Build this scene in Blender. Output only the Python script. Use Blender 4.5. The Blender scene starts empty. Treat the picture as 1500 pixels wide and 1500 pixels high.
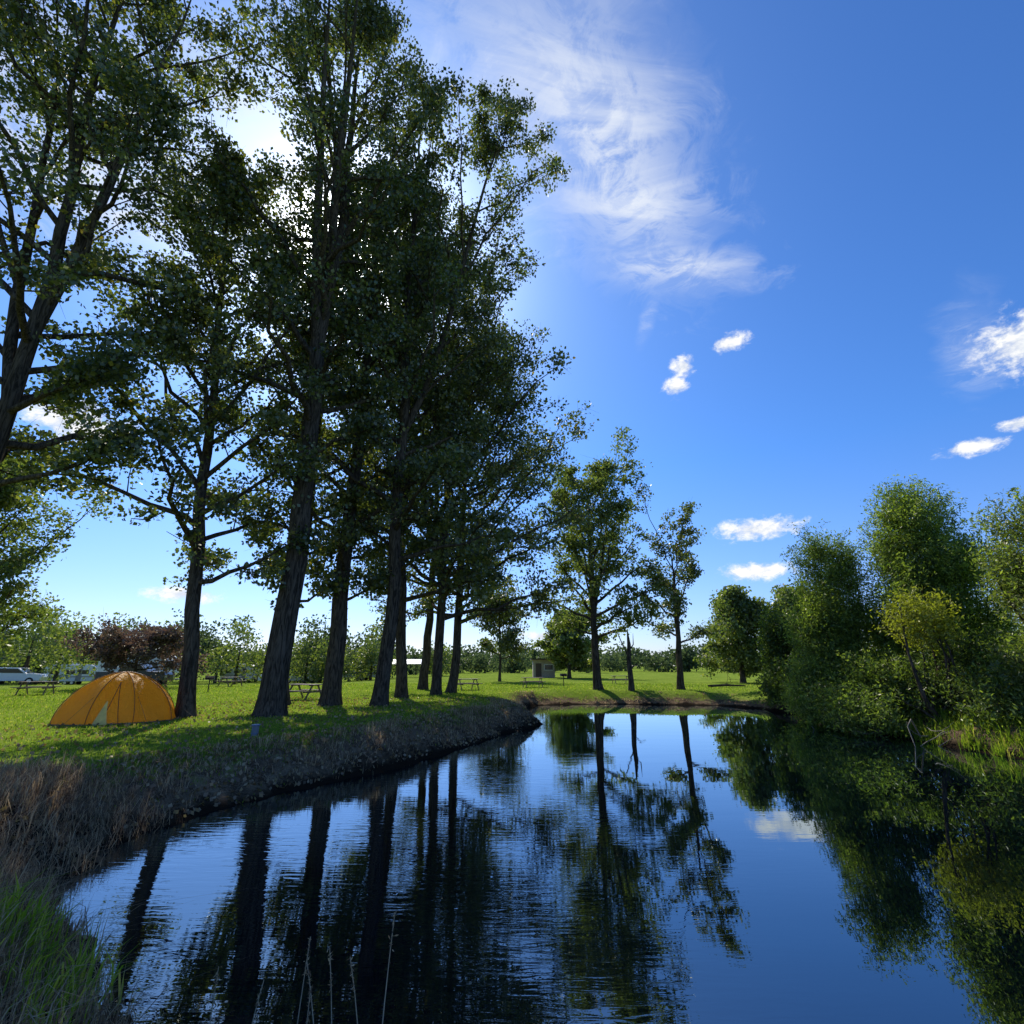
import bpy, math
import numpy as np
from mathutils import Vector, Matrix

scene = bpy.context.scene
PI = math.pi

# ------------------------------------------------------------------ helpers
def link(o):
    scene.collection.objects.link(o); return o

def build(name, V, groups, mats, smooth=None, loc=(0,0,0), parent=None, rotz=0.0):
    """groups: list of (faces ndarray (n,k), material index, smooth bool)"""
    V = np.asarray(V, dtype=np.float32)
    me = bpy.data.meshes.new(name)
    me.vertices.add(len(V)); me.vertices.foreach_set("co", V.ravel())
    groups = [g for g in groups if len(g[0])]
    loops = np.concatenate([np.asarray(g[0], dtype=np.int32).ravel() for g in groups])
    sizes = np.concatenate([np.full(len(g[0]), np.asarray(g[0]).shape[1], dtype=np.int32) for g in groups])
    starts = np.concatenate([[0], np.cumsum(sizes)[:-1]]).astype(np.int32)
    me.loops.add(len(loops)); me.loops.foreach_set("vertex_index", loops)
    me.polygons.add(len(sizes)); me.polygons.foreach_set("loop_start", starts)
    me.polygons.foreach_set("material_index", np.concatenate([np.full(len(g[0]), g[1], dtype=np.int32) for g in groups]))
    me.polygons.foreach_set("use_smooth", np.concatenate([np.full(len(g[0]), bool(g[2]), dtype=bool) for g in groups]))
    for m in mats: me.materials.append(m)
    me.update(calc_edges=True)
    o = bpy.data.objects.new(name, me); link(o)
    o.location = loc; o.rotation_euler = (0,0,rotz)
    if parent: o.parent = parent
    return o

def empty(name, loc, rotz=0.0):
    e = bpy.data.objects.new(name, None); e.location = loc; e.rotation_euler=(0,0,rotz)
    e.empty_display_size=.3
    return link(e)

class Geo:
    def __init__(s): s.V=[]; s.n=0; s.G={}
    def add(s, V, F, mi=0, sm=False):
        V=np.asarray(V,dtype=np.float64).reshape(-1,3); F=np.asarray(F,dtype=np.int64)
        s.V.append(V); s.G.setdefault((F.shape[1],mi,sm),[]).append(F+s.n); s.n+=len(V)
    def box(s, c, size, mi=0, rx=0, ry=0, rz=0):
        h=np.array(size)/2
        V=np.array([[x,y,z] for x in(-1,1) for y in(-1,1) for z in(-1,1)])*h
        R=np.array(Matrix.Rotation(rz,3,'Z')@Matrix.Rotation(ry,3,'Y')@Matrix.Rotation(rx,3,'X'))
        V=V@R.T+np.array(c)
        s.add(V,[[0,1,3,2],[4,6,7,5],[0,4,5,1],[2,3,7,6],[0,2,6,4],[1,5,7,3]],mi)
    def tube(s, P, r, sides=7, mi=0, sm=True, cap=False):
        P=np.asarray(P,float); r=np.asarray(r,float)*np.ones(len(P)); k=len(P)
        T=np.gradient(P,axis=0); T/=np.linalg.norm(T,axis=1,keepdims=True)+1e-9
        m=np.abs(T.mean(0)); ref=np.zeros(3); ref[np.argmin(m)]=1
        U=np.cross(T,ref); U/=np.linalg.norm(U,axis=1,keepdims=True)+1e-9; W=np.cross(T,U)
        a=np.linspace(0,2*PI,sides,endpoint=False)
        V=P[:,None,:]+r[:,None,None]*(np.cos(a)[None,:,None]*U[:,None,:]+np.sin(a)[None,:,None]*W[:,None,:])
        i=np.arange(k-1)[:,None]*sides; j=np.arange(sides)[None,:]; j2=(j+1)%sides
        F=np.stack([i+j,i+j2,i+sides+j2,i+sides+j],-1).reshape(-1,4)
        V=V.reshape(-1,3)
        s.add(V,F,mi,sm)
        if cap:
            for e in (0,k-1):
                ring=V[e*sides:(e+1)*sides]; c=ring.mean(0)
                s.add(np.vstack([ring,c]),[[q,(q+1)%sides,sides] for q in range(sides)],mi,False)
    def cyl(s,a,b,r,sides=16,mi=0):
        s.tube([a,b],r,sides,mi,True,True)
    def prisms(s, A, B, r, mi=0):
        n=len(A)
        if n==0: return
        T=B-A; T/=np.linalg.norm(T,axis=1,keepdims=True)+1e-9
        U=np.cross(T,np.array([.31,.22,.93])); U/=np.linalg.norm(U,axis=1,keepdims=True)+1e-9; W=np.cross(T,U)
        V=np.zeros((n,6,3))
        for q in range(3):
            o=math.cos(q*2.094)*U+math.sin(q*2.094)*W
            V[:,q]=A+o*r; V[:,q+3]=B+o*r*.4
        b=np.arange(n)[:,None]*6
        F=np.concatenate([b+np.array([q,(q+1)%3,(q+1)%3+3,q+3]) for q in range(3)],0)
        s.add(V.reshape(-1,3),F,mi,False)
    def leaves(s, C, L, Wd, rng, mi=1, droop=0.0, up=None):
        n=len(C)
        if n==0: return
        A=rng.normal(size=(n,3)); A[:,2]-=droop
        A/=np.linalg.norm(A,axis=1,keepdims=True)
        B=np.cross(A,rng.normal(size=(n,3))); B/=np.linalg.norm(B,axis=1,keepdims=True)+1e-9
        l=(L*rng.uniform(.65,1.25,n))[:,None]; w=l*(Wd/L)
        V=np.stack([C-A*l*.5, C+B*w*.5-A*l*.08, C+A*l*.5, C-B*w*.5-A*l*.08],1)
        F=np.arange(n*4).reshape(n,4)
        s.add(V.reshape(-1,3),F,mi,False)
    def make(s,name,mats,**k):
        return build(name,np.concatenate(s.V),[(np.concatenate(f),key[1],key[2]) for key,f in s.G.items()],mats,**k)

# ------------------------------------------------------------------ node helpers
def newmat(name):
    m=bpy.data.materials.new(name); m.use_nodes=True; nt=m.node_tree; nt.nodes.clear()
    out=nt.nodes.new("ShaderNodeOutputMaterial"); return m,nt,out
def N(nt,t,**k):
    n=nt.nodes.new(t)
    for a,b in k.items(): setattr(n,a,b)
    return n
def setin(nt,sock,v):
    if hasattr(v,"is_output") : nt.links.new(v,sock)
    else: sock.default_value=v
def M(nt,op,a,b=0.0,c=0.0,clamp=False):
    n=nt.nodes.new("ShaderNodeMath"); n.operation=op; n.use_clamp=clamp
    for i,v in enumerate((a,b,c)): setin(nt,n.inputs[i],v)
    return n.outputs[0]
def MR(nt,v,a,b,c=0.0,d=1.0,smooth=True):
    n=nt.nodes.new("ShaderNodeMapRange"); n.interpolation_type='SMOOTHSTEP' if smooth else 'LINEAR'
    setin(nt,n.inputs[0],v)
    for i,x in enumerate((a,b,c,d)): setin(nt,n.inputs[i+1],x)
    return n.outputs[0]
def MIX(nt,f,a,b,bt='MIX'):
    n=nt.nodes.new("ShaderNodeMix"); n.data_type='RGBA'; n.blend_type=bt
    setin(nt,n.inputs[0],f); setin(nt,n.inputs[6],a); setin(nt,n.inputs[7],b)
    return n.outputs[2]
def NOISE(nt,vec,scale,detail=4,rough=.55,dist=0.0):
    n=nt.nodes.new("ShaderNodeTexNoise"); n.inputs["Scale"].default_value=scale
    n.inputs["Detail"].default_value=detail; n.inputs["Roughness"].default_value=rough; n.inputs["Distortion"].default_value=dist
    if vec is not None: nt.links.new(vec,n.inputs["Vector"])
    return n.outputs["Fac"]
def MAP(nt,vec,scale=(1,1,1),loc=(0,0,0),rot=(0,0,0)):
    n=nt.nodes.new("ShaderNodeMapping"); nt.links.new(vec,n.inputs[0])
    n.inputs["Scale"].default_value=scale; n.inputs["Location"].default_value=loc; n.inputs["Rotation"].default_value=rot
    return n.outputs[0]
def RAMP(nt,f,stops):
    n=nt.nodes.new("ShaderNodeValToRGB"); setin(nt,n.inputs[0],f)
    e=n.color_ramp.elements
    while len(e)<len(stops): e.new(.5)
    for i,(p,c) in enumerate(stops): e[i].position=p; e[i].color=(*c,1)
    return n.outputs[0]
def BUMP(nt,h,strength,dist):
    n=nt.nodes.new("ShaderNodeBump"); n.inputs["Strength"].default_value=1
    setin(nt,n.inputs["Strength"],strength); n.inputs["Distance"].default_value=dist
    nt.links.new(h,n.inputs["Height"]); return n.outputs[0]

def leaf_mat(name, stops, trans=.4, gloss=.07, tcol=(1.5,1.6,.5), k=1.0):
    m,nt,out=newmat(name)
    g=nt.nodes.new("ShaderNodeNewGeometry")
    stops=[(p,tuple(x*k for x in c)) for p,c in stops]
    col=RAMP(nt,g.outputs["Random Per Island"],stops)
    d=N(nt,"ShaderNodeBsdfDiffuse"); nt.links.new(col,d.inputs[0])
    t=N(nt,"ShaderNodeBsdfTranslucent")
    tm=nt.nodes.new("ShaderNodeVectorMath"); tm.operation='MULTIPLY'; nt.links.new(col,tm.inputs[0]); tm.inputs[1].default_value=tcol
    nt.links.new(tm.outputs[0],t.inputs[0])
    mx=N(nt,"ShaderNodeMixShader"); mx.inputs[0].default_value=trans
    nt.links.new(d.outputs[0],mx.inputs[1]); nt.links.new(t.outputs[0],mx.inputs[2])
    last=mx
    if gloss>0:
        gl=N(nt,"ShaderNodeBsdfGlossy"); gl.inputs["Roughness"].default_value=.42; gl.inputs[0].default_value=(.95,.93,.82,1)
        mx2=N(nt,"ShaderNodeMixShader"); mx2.inputs[0].default_value=gloss
        nt.links.new(mx.outputs[0],mx2.inputs[1]); nt.links.new(gl.outputs[0],mx2.inputs[2]); last=mx2
    nt.links.new(last.outputs[0],out.inputs[0]); return m

def bark_mat(name,c1,c2):
    m,nt,out=newmat(name)
    tc=nt.nodes.new("ShaderNodeTexCoord")
    v=MAP(nt,tc.outputs["Object"],(11,11,1.5))
    n1=NOISE(nt,v,1.0,4,.65,1.2)
    col=MIX(nt,MR(nt,n1,.35,.65),(*c1,1),(*c2,1))
    b=N(nt,"ShaderNodeBsdfDiffuse"); nt.links.new(col,b.inputs[0])
    nt.links.new(BUMP(nt,n1,.9,.05),b.inputs["Normal"])
    nt.links.new(b.outputs[0],out.inputs[0]); return m

def plain(name,col,rough=.6,metal=0.0,noise=.15,scale=6,trans=0):
    m,nt,out=newmat(name)
    tc=nt.nodes.new("ShaderNodeTexCoord")
    n=NOISE(nt,tc.outputs["Object"],scale,4)
    c=MIX(nt,MR(nt,n,.3,.7,0,1),tuple(x*(1-noise) for x in col)+(1,),tuple(min(1,x*(1+noise)) for x in col)+(1,))
    b=N(nt,"ShaderNodeBsdfPrincipled"); nt.links.new(c,b.inputs["Base Color"]); b.inputs["Roughness"].default_value=rough; b.inputs["Metallic"].default_value=metal
    nt.links.new(b.outputs[0],out.inputs[0]); return m

# ------------------------------------------------------------------ materials
cw=[(0,(.038,.055,.018)),(.5,(.064,.088,.026)),(.88,(.105,.13,.035)),(.97,(.20,.17,.035)),(1,(.28,.20,.05))]
LEAF=leaf_mat("cottonwood_leaf",cw,.45,.07,(1.45,1.5,.55))
LEAF2=leaf_mat("cottonwood_leaf_pale",[(0,(.075,.10,.03)),(.7,(.12,.15,.045)),(1,(.21,.20,.06))],.5,.08)
LEAF_L=leaf_mat("light_leaf",[(0,(.085,.12,.042)),(.6,(.135,.175,.055)),(1,(.22,.23,.085))],.48,.04)
WILLOW=leaf_mat("willow_leaf",[(0,(.12,.18,.035)),(.5,(.21,.28,.055)),(1,(.30,.37,.085))],.5,.03,(1.4,1.45,.5))
WILLOW_2=leaf_mat("willow_leaf_deep",[(0,(.075,.12,.028)),(1,(.16,.22,.05))],.5,.03)
WILLOW_Y=leaf_mat("yellow_willow_leaf",[(0,(.20,.22,.03)),(1,(.34,.35,.055))],.5,.03)
WILLOW_D=leaf_mat("dark_shrub_leaf",[(0,(.055,.09,.025)),(1,(.12,.17,.04))],.45,.03)
COPPER=leaf_mat("copper_leaf",[(0,(.09,.06,.05)),(.6,(.15,.105,.08)),(1,(.20,.16,.11))],.35,.04,(1.2,1,.85))
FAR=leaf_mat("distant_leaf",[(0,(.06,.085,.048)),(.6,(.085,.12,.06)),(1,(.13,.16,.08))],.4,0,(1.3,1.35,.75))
BARK=bark_mat("bark",(.032,.026,.020),(.125,.098,.074))
BARK_W=bark_mat("willow_bark",(.04,.032,.025),(.13,.10,.075))

# ------------------------------------------------------------------ pond outline
ctrl=np.array([(-2.3,4.0),(-2.7,4.7),(-3.5,5.4),(-4.8,6.5),(-5.5,7.8),(-5.6,9.6),(-4.8,11.5),(-3.7,13.2),(-2.7,14.8),(-1.9,16.5),(-1.1,18.5),(-.3,21),
 (.75,23),(1.25,24.3),(1.15,26.5),(.9,29),(.8,32),(1.3,34.8),(3,36.1),(6,36.6),(10,36.2),(13.2,35.4),(14.7,33),(14.9,30),(14.7,26.3),(14.1,22),(13.9,18.5),
 (14.3,15.4),(15.5,12),(17,8),(17,4),(13,1.8),(8,1.6),(4,2.2),(1.5,2.9),(-.6,3.3)],float)
def catmull(P,k=5):
    out=[];n=len(P)
    for i in range(n):
        p0,p1,p2,p3=P[i-1],P[i],P[(i+1)%n],P[(i+2)%n]
        for j in range(k):
            t=j/k
            out.append(.5*((2*p1)+(-p0+p2)*t+(2*p0-5*p1+4*p2-p3)*t*t+(-p0+3*p1-3*p2+p3)*t**3))
    return np.array(out)
rg=np.random.default_rng(5)
poly=catmull(ctrl)
poly=poly+rg.normal(size=poly.shape)*.12
def sdist(x,y):
    x=np.asarray(x,float).ravel(); y=np.asarray(y,float).ravel()
    d=np.full(x.shape,1e9); ins=np.zeros(x.shape,bool)
    for i in range(len(poly)):
        ax,ay=poly[i]; bx,by=poly[(i+1)%len(poly)]
        ex,ey=bx-ax,by-ay; t=np.clip(((x-ax)*ex+(y-ay)*ey)/(ex*ex+ey*ey),0,1)
        d=np.minimum(d,(x-ax-t*ex)**2+(y-ay-t*ey)**2)
        c=((ay>y)!=(by>y)); xx=(bx-ax)*(y-ay)/((by-ay) if by!=ay else 1e-9)+ax
        ins^=(c&(x<xx))
    d=np.sqrt(d); d[ins]*=-1; return d
def sm(t): t=np.clip(t,0,1); return t*t*(3-2*t)
def lump(x,y):
    return (np.sin(x*1.7+y*.9)*np.sin(y*1.3-x*.6)*.5+np.sin(x*4.1+1.3*np.sin(y*2.2))*np.sin(y*3.7+x)*.3+np.sin(x*9.3+y*3)*np.sin(y*8.1-x*4)*.2)
def height(x,y,d=None):
    x=np.asarray(x,float).ravel(); y=np.asarray(y,float).ravel()
    if d is None: d=sdist(x,y)
    W=1.7+.6*np.sin(x*.6+y*.45)
    W=W+1.2*sm((y-30)/5)*(x>1.5)*(x<16)
    t=np.clip(d/W,0,1)
    z=np.where(d>0,-.8+.8*sm(t**.72),-.8+np.maximum(d*.55,-1.1))
    z=z+lump(x,y)*np.where(d>0,.12*np.exp(-((d-.8)/.7)**2)+.015,.03)
    z=z-.9*sm((-x-12)/20)*sm((y-48)/25)
    z=z+.25*sm((y-60)/100)*np.sin(x*.02+.5)
    return z

# ------------------------------------------------------------------ ground
def axis(lo,hi,step,far_lo,far_hi,n):
    mid=np.arange(lo,hi+1e-6,step)
    a=lo-np.geomspace(step*2,lo-far_lo,n)[::-1]; b=hi+np.geomspace(step*2,far_hi-hi,n)
    return np.concatenate([a,mid,b])
xs=axis(-22,22,.2,-1500,1500,34); ys=axis(-3,40,.2,-300,2500,36)
GX,GY=np.meshgrid(xs,ys); gx,gy=GX.ravel(),GY.ravel(); gd=sdist(gx,gy); gz=height(gx,gy,gd)
nx,ny=len(xs),len(ys)
i=(np.arange(ny-1)[:,None]*nx+np.arange(nx-1)[None,:]).ravel()
m,nt,out=newmat("ground_grass_and_bank")
tc=nt.nodes.new("ShaderNodeTexCoord"); P=tc.outputs["Object"]
at=N(nt,"ShaderNodeAttribute",attribute_name="shore"); sh=at.outputs["Fac"]
n1=NOISE(nt,P,.35,3); n2=NOISE(nt,P,3.0,4,.65); n3=NOISE(nt,P,28,2,.7)
g=MIX(nt,MR(nt,n1,.35,.65),(.15,.225,.026,1),(.24,.31,.045,1))
g=MIX(nt,MR(nt,n2,.45,.75,0,.5),g,(.26,.25,.07,1))
g=MIX(nt,MR(nt,n3,.35,.7,0,.45),g,(.08,.125,.02,1))
bk=MIX(nt,MR(nt,n2,.35,.65),(.075,.048,.030,1),(.21,.145,.085,1))
bk=MIX(nt,MR(nt,n3,.4,.7,0,.6),bk,(.30,.22,.14,1))
bk=MIX(nt,MR(nt,M(nt,'ADD',sh,M(nt,'MULTIPLY',n2,.4)),.3,.8,1,0),bk,(.022,.016,.011,1))
fac=MR(nt,M(nt,'ADD',sh,M(nt,'MULTIPLY',M(nt,'SUBTRACT',n2,.5),2.6)),.95,1.9)
col=MIX(nt,fac,bk,g)
b=N(nt,"ShaderNodeBsdfDiffuse"); nt.links.new(col,b.inputs[0])
nt.links.new(BUMP(nt,M(nt,'ADD',n3,M(nt,'MULTIPLY',n2,2)),.8,.05),b.inputs["Normal"])
nt.links.new(b.outputs[0],out.inputs[0]); GROUND=m
go=build("grass_ground",np.stack([gx,gy,gz],1),[(np.stack([i,i+1,i+nx+1,i+nx],1),0,True)],[GROUND])
def shore_eff(x,y,d):
    e=d-1.5*sm((9.5-y)/3.5)*(x<0)*(d>0.3)
    return e+.45*sm((y-28)/6)*(d>.35)
a=go.data.attributes.new("shore",'FLOAT','POINT'); a.data.foreach_set("value",np.clip(shore_eff(gx,gy,gd),-5,30).astype(np.float32))

# ------------------------------------------------------------------ water
m,nt,out=newmat("pond_water")
tc=nt.nodes.new("ShaderNodeTexCoord"); P=tc.outputs["Object"]
r1=NOISE(nt,MAP(nt,P,(2.2,11.5,1),rot=(0,0,.12)),1.0,2,.5,.6)
r2=NOISE(nt,MAP(nt,P,(.5,1.6,1)),1.0,1,.5)
sx=N(nt,"ShaderNodeSeparateXYZ"); nt.links.new(P,sx.inputs[0])
mask=M(nt,'MULTIPLY',MR(nt,sx.outputs[0],-4,5,1.0,.06),MR(nt,NOISE(nt,P,.28,1),.35,.62,.2,1.0))
h=M(nt,'ADD',M(nt,'MULTIPLY',r1,mask),M(nt,'MULTIPLY',r2,.4))
bn=BUMP(nt,h,1.0,.0042)
gl=N(nt,"ShaderNodeBsdfGlossy"); gl.inputs["Roughness"].default_value=.006; gl.inputs[0].default_value=(.80,.93,1,1); nt.links.new(bn,gl.inputs["Normal"])
df=N(nt,"ShaderNodeBsdfDiffuse"); df.inputs[0].default_value=(.002,.005,.008,1)
fr=N(nt,"ShaderNodeFresnel"); fr.inputs[0].default_value=1.33; nt.links.new(bn,fr.inputs["Normal"])
f=M(nt,'MULTIPLY_ADD',fr.outputs[0],1.2,.15,clamp=True)
mx=N(nt,"ShaderNodeMixShader"); nt.links.new(f,mx.inputs[0]); nt.links.new(df.outputs[0],mx.inputs[1]); nt.links.new(gl.outputs[0],mx.inputs[2])
nt.links.new(mx.outputs[0],out.inputs[0]); WATER=m
build("pond_water",[(-8,0,-.8),(20,0,-.8),(20,39,-.8),(-8,39,-.8)],[(np.array([[0,1,2,3]]),0,False)],[WATER])

# ------------------------------------------------------------------ trees
def nrm(v): return v/(np.linalg.norm(v)+1e-9)
def cottonwood(name,x,y,H,R,hb,r0,seed,nl=30,leaf=.165,per=75,sig=.42,mat=None,mat2=None,forks=0,fz=.42,prof=None,lean=(0,0),subs=7,bark=None,leafw=.85,elev=(22,50),dense=1.0):
    rng=np.random.default_rng(seed); G=Geo(); mat=mat or LEAF; mat2=mat2 or (LEAF2 if mat is LEAF else mat)
    prof=prof or ([0,.15,.45,.75,1],[.7,.95,1,.72,.22])
    z0=float(height([x],[y])[0])-.15
    def stem(base,h,tilt,az,r,n=14,flare=False):
        t=np.linspace(0,1,n)
        w=np.cumsum(rng.normal(size=(n,2))*h*.0028,axis=0); w-=w[0]
        bend=np.tan(tilt)*h*(t**.8)
        P=np.stack([base[0]+bend*math.cos(az)+w[:,0],base[1]+bend*math.sin(az)+w[:,1],base[2]+t*h],1)
        rad=r*(1-t)**.8+.02
        if flare: rad=rad*(1+.5*np.exp(-(P[:,2]-base[2])/.45))
        return P,rad
    base=np.array([0,0,0.])
    la=math.atan2(lean[1],lean[0]); lt=math.hypot(*lean)
    stems=[]
    P,rad=stem(base,H*.96,lt,la,r0,20,True)
    t=np.array([0,.15,.35,.7,1.2]); 
    Pb=np.stack([np.interp(t,P[:,2],P[:,k]) for k in range(3)],1)
    rb=np.interp(t,P[:,2],r0*(1-np.linspace(0,1,20))**.8+.02)*(1+.5*np.exp(-t/.45))
    P=np.vstack([Pb,P[P[:,2]>1.3]]); rad=np.concatenate([rb,rad[-(len(P)-5):]])
    stems.append((P,rad))
    for k in range(forks):
        zz=H*fz*(1+.25*k*rng.uniform(.6,1.2)); 
        b=np.array([np.interp(zz,P[:,2],P[:,q]) for q in range(3)])
        rr=np.interp(zz,P[:,2],rad)*.72
        stems.append(stem(b,(H*rng.uniform(.86,.97)-zz),math.radians(rng.uniform(8,15)),k*2.4+rng.uniform(0,6.28) if forks>1 else rng.uniform(0,6.28),rr,10))
    for (p,r) in stems: G.tube(p,r,12,0)
    clC=[];clW=[]
    for i in range(nl):
        u=((i+.5)/nl)**.95
        zs=hb*.9+(H*.95-hb*.9)*u
        cand=[s for s in stems if s[0][0,2]<zs-.3 and s[0][-1,2]>zs]
        if not cand: continue
        p,r=cand[rng.integers(len(cand))]
        b=np.array([np.interp(zs,p[:,2],p[:,q]) for q in range(3)]); rs=np.interp(zs,p[:,2],r)
        uu=(zs-hb*.9)/(H-hb*.9)
        el=math.radians(rng.uniform(*elev)*min(1,.35+uu*2.4)+14*uu)
        az=i*2.39996+rng.uniform(-.5,.5)
        L=R*np.interp(min(1,uu+.08),*prof)*rng.uniform(.62,1.15)/math.cos(el)*.92
        k=7; tt=np.linspace(0,1,k)
        e=el+tt*math.radians(rng.uniform(-14,26))
        az2=az+tt*rng.uniform(-.4,.4)
        st=np.stack([np.cos(e)*np.cos(az2),np.cos(e)*np.sin(az2),np.sin(e)],1)*L/(k-1)
        q=b+np.vstack([[0,0,0],np.cumsum(st[1:],0)])+np.vstack([[0,0,0],rng.normal(size=(k-1,3))*L*.018])
        lr=min(rs*.5,.02*L+.015)
        G.tube(q,lr*(1-tt)**.8+.012,6,0)
        for j in range(subs):
            ts=.22+.78*(j+rng.uniform(0,1))/subs; ts=min(ts,.99)
            bb=np.array([np.interp(ts,tt,q[:,m]) for m in range(3)])
            d=nrm(nrm(q[-1]-q[0])*.75+rng.normal(size=3)*np.array([.75,.75,.5])+np.array([0,0,.08]))
            l=(.26*L+.35)*rng.uniform(.6,1.3)*(1.15-.5*ts)
            s=np.stack([bb,bb+d*l*.5+rng.normal(size=3)*.06*l,bb+d*l+np.array([0,0,.06*l])],0)
            G.tube(s,np.array([.3,.2,.08])*lr*(1-ts*.6)+.006,4,0)
            for f_ in (.4,.72,1.05):
                if rng.random()<.88: clC.append(bb+(s[-1]-bb)*f_+rng.normal(size=3)*.12); clW.append(rng.uniform(.2,1.7)*dense)
        clC.append(q[-1]); clW.append(1.2*dense)
    clC.append(P[-1]); clW.append(1.0)
    C=np.array(clC); W=np.array(clW)
    cnt=rng.poisson(per*W)
    idx=np.repeat(np.arange(len(C)),cnt)
    sg=(sig*rng.uniform(.6,1.35,len(C)))[idx][:,None]
    v=rng.normal(size=(len(idx),3)); v/=np.linalg.norm(v,axis=1,keepdims=True)
    rad_=1.75*rng.random(len(idx))**.5
    pos=C[idx]+v*rad_[:,None]*sg*np.array([1,1,.66])
    ti=rng.integers(0,len(C),len(C)*3)
    TA=C[ti]; TB=TA+rng.normal(size=TA.shape)*sig*.9
    G.prisms(TA,TB,.007,0)
    pale=(rng.random(len(C))<.35)[idx]
    G.leaves(pos[~pale],leaf,leaf*leafw,rng,1,.3)
    G.leaves(pos[pale],leaf,leaf*leafw,rng,2,.3)
    return G.make(name,[bark or BARK,mat,mat2],loc=(x,y,z0))

CW="cottonwood_tree"
cottonwood(CW,-15.4,14,31,7.0,7,.28,11,nl=52,leaf=.15,per=66,forks=2,fz=.3,sig=.37)
cottonwood(CW,-11.3,19,25,6.0,5.0,.25,12,nl=40,per=52,prof=([0,.15,.45,.75,1],[1,1,.85,.6,.2]),lean=(-.085,0),sig=.4)
cottonwood(CW,-8.6,19.5,38,6.0,11,.44,13,nl=46,per=46,forks=3,fz=.40,lean=(-.02,0),sig=.40)
cottonwood(CW,-10.3,24.5,27,4.6,4.6,.28,14,nl=30,per=34,leaf=.2,sig=.40)
cottonwood(CW,-8.2,24.6,32,5.2,4.8,.40,15,nl=38,per=42,leaf=.18,sig=.40)
cottonwood(CW,-5.9,24.2,38,6.6,7,.32,16,nl=48,per=46,forks=1,fz=.35,leaf=.18,sig=.42)
cottonwood(CW,-6.1,30,30,7,5.5,.30,17,nl=30,per=32,sig=.47,leaf=.22)
cottonwood(CW,-6.6,40,26,7.0,7,.32,18,nl=22,per=28,sig=.52,leaf=.26)
cottonwood(CW,-4.6,32.8,33,9.4,4.8,.28,19,nl=60,per=48,sig=.52,leaf=.21,forks=1,fz=.2,prof=([0,.15,.5,.75,1],[.8,1,.95,.8,.3]))
cottonwood(CW,-4.0,35.3,25,9.4,4.8,.28,20,nl=46,per=48,sig=.54,leaf=.21,lean=(.05,0))
cottonwood(CW,6.4,40,15.9,5.2,4.0,.30,21,nl=38,per=36,sig=.44,leaf=.21,mat=LEAF_L,forks=2,fz=.35,prof=([0,.15,.5,.8,1],[.7,.95,1,.95,.5]))
cottonwood("half_bare_tree",12.5,40,10.8,4.2,3.5,.24,22,nl=15,per=34,sig=.36,leaf=.19,subs=6,forks=1,fz=.12,prof=([0,.3,.6,.85,1],[.9,.8,.75,1,.5]))
cottonwood("small_maple_tree",-1.4,61,9.5,3.4,2.6,.14,23,nl=20,per=26,sig=.5,leaf=.28)
cottonwood("ash_tree",-29,27,11.5,5,1.5,.24,24,nl=34,per=46,sig=.48,leaf=.19,mat=LEAF_L)
cottonwood("copper_leaved_tree",-30,42.6,3.9,4.6,1.6,.12,25,nl=20,per=34,sig=.40,leaf=.2,mat=COPPER,elev=(3,18),prof=([0,.3,.7,1],[1,1,.9,.6]))
cottonwood("oak_tree",24,56,9.0,4.5,1.2,.25,26,nl=26,per=40,sig=.6,leaf=.3,mat=LEAF_L,elev=(8,40))
cottonwood("oak_tree",29,52,8.0,4.5,1.2,.25,27,nl=26,per=40,sig=.6,leaf=.3,mat=LEAF_L,elev=(8,40))
cottonwood("oak_tree",8,75,8,5,1.2,.25,28,nl=24,per=40,sig=.6,leaf=.38,mat=LEAF_L,elev=(8,40))

# broken snag
rng=np.random.default_rng(9); G=Geo()
G.tube([(0,0,-.1),(.02,0,.6),(-.05,.02,2),(.03,0,3.2),(-.04,0,4.3)],[.26,.2,.17,.14,.03],9,0)
G.tube([(0,0,2.2),(-.3,.1,2.9),(-.7,.1,3.9),(-1.0,.2,4.6)],[.07,.05,.03,.01],5,0)
G.tube([(0,0,2.7),(.35,0,3.2),(.4,.1,4.0)],[.06,.04,.01],5,0)
G.tube([(0,0,1.4),(.4,-.1,1.8),(.8,-.1,1.7)],[.04,.03,.01],5,0)
G.make("dead_tree_snag",[BARK],loc=(8.6,39,float(height([8.6],[39])[0])))

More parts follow.
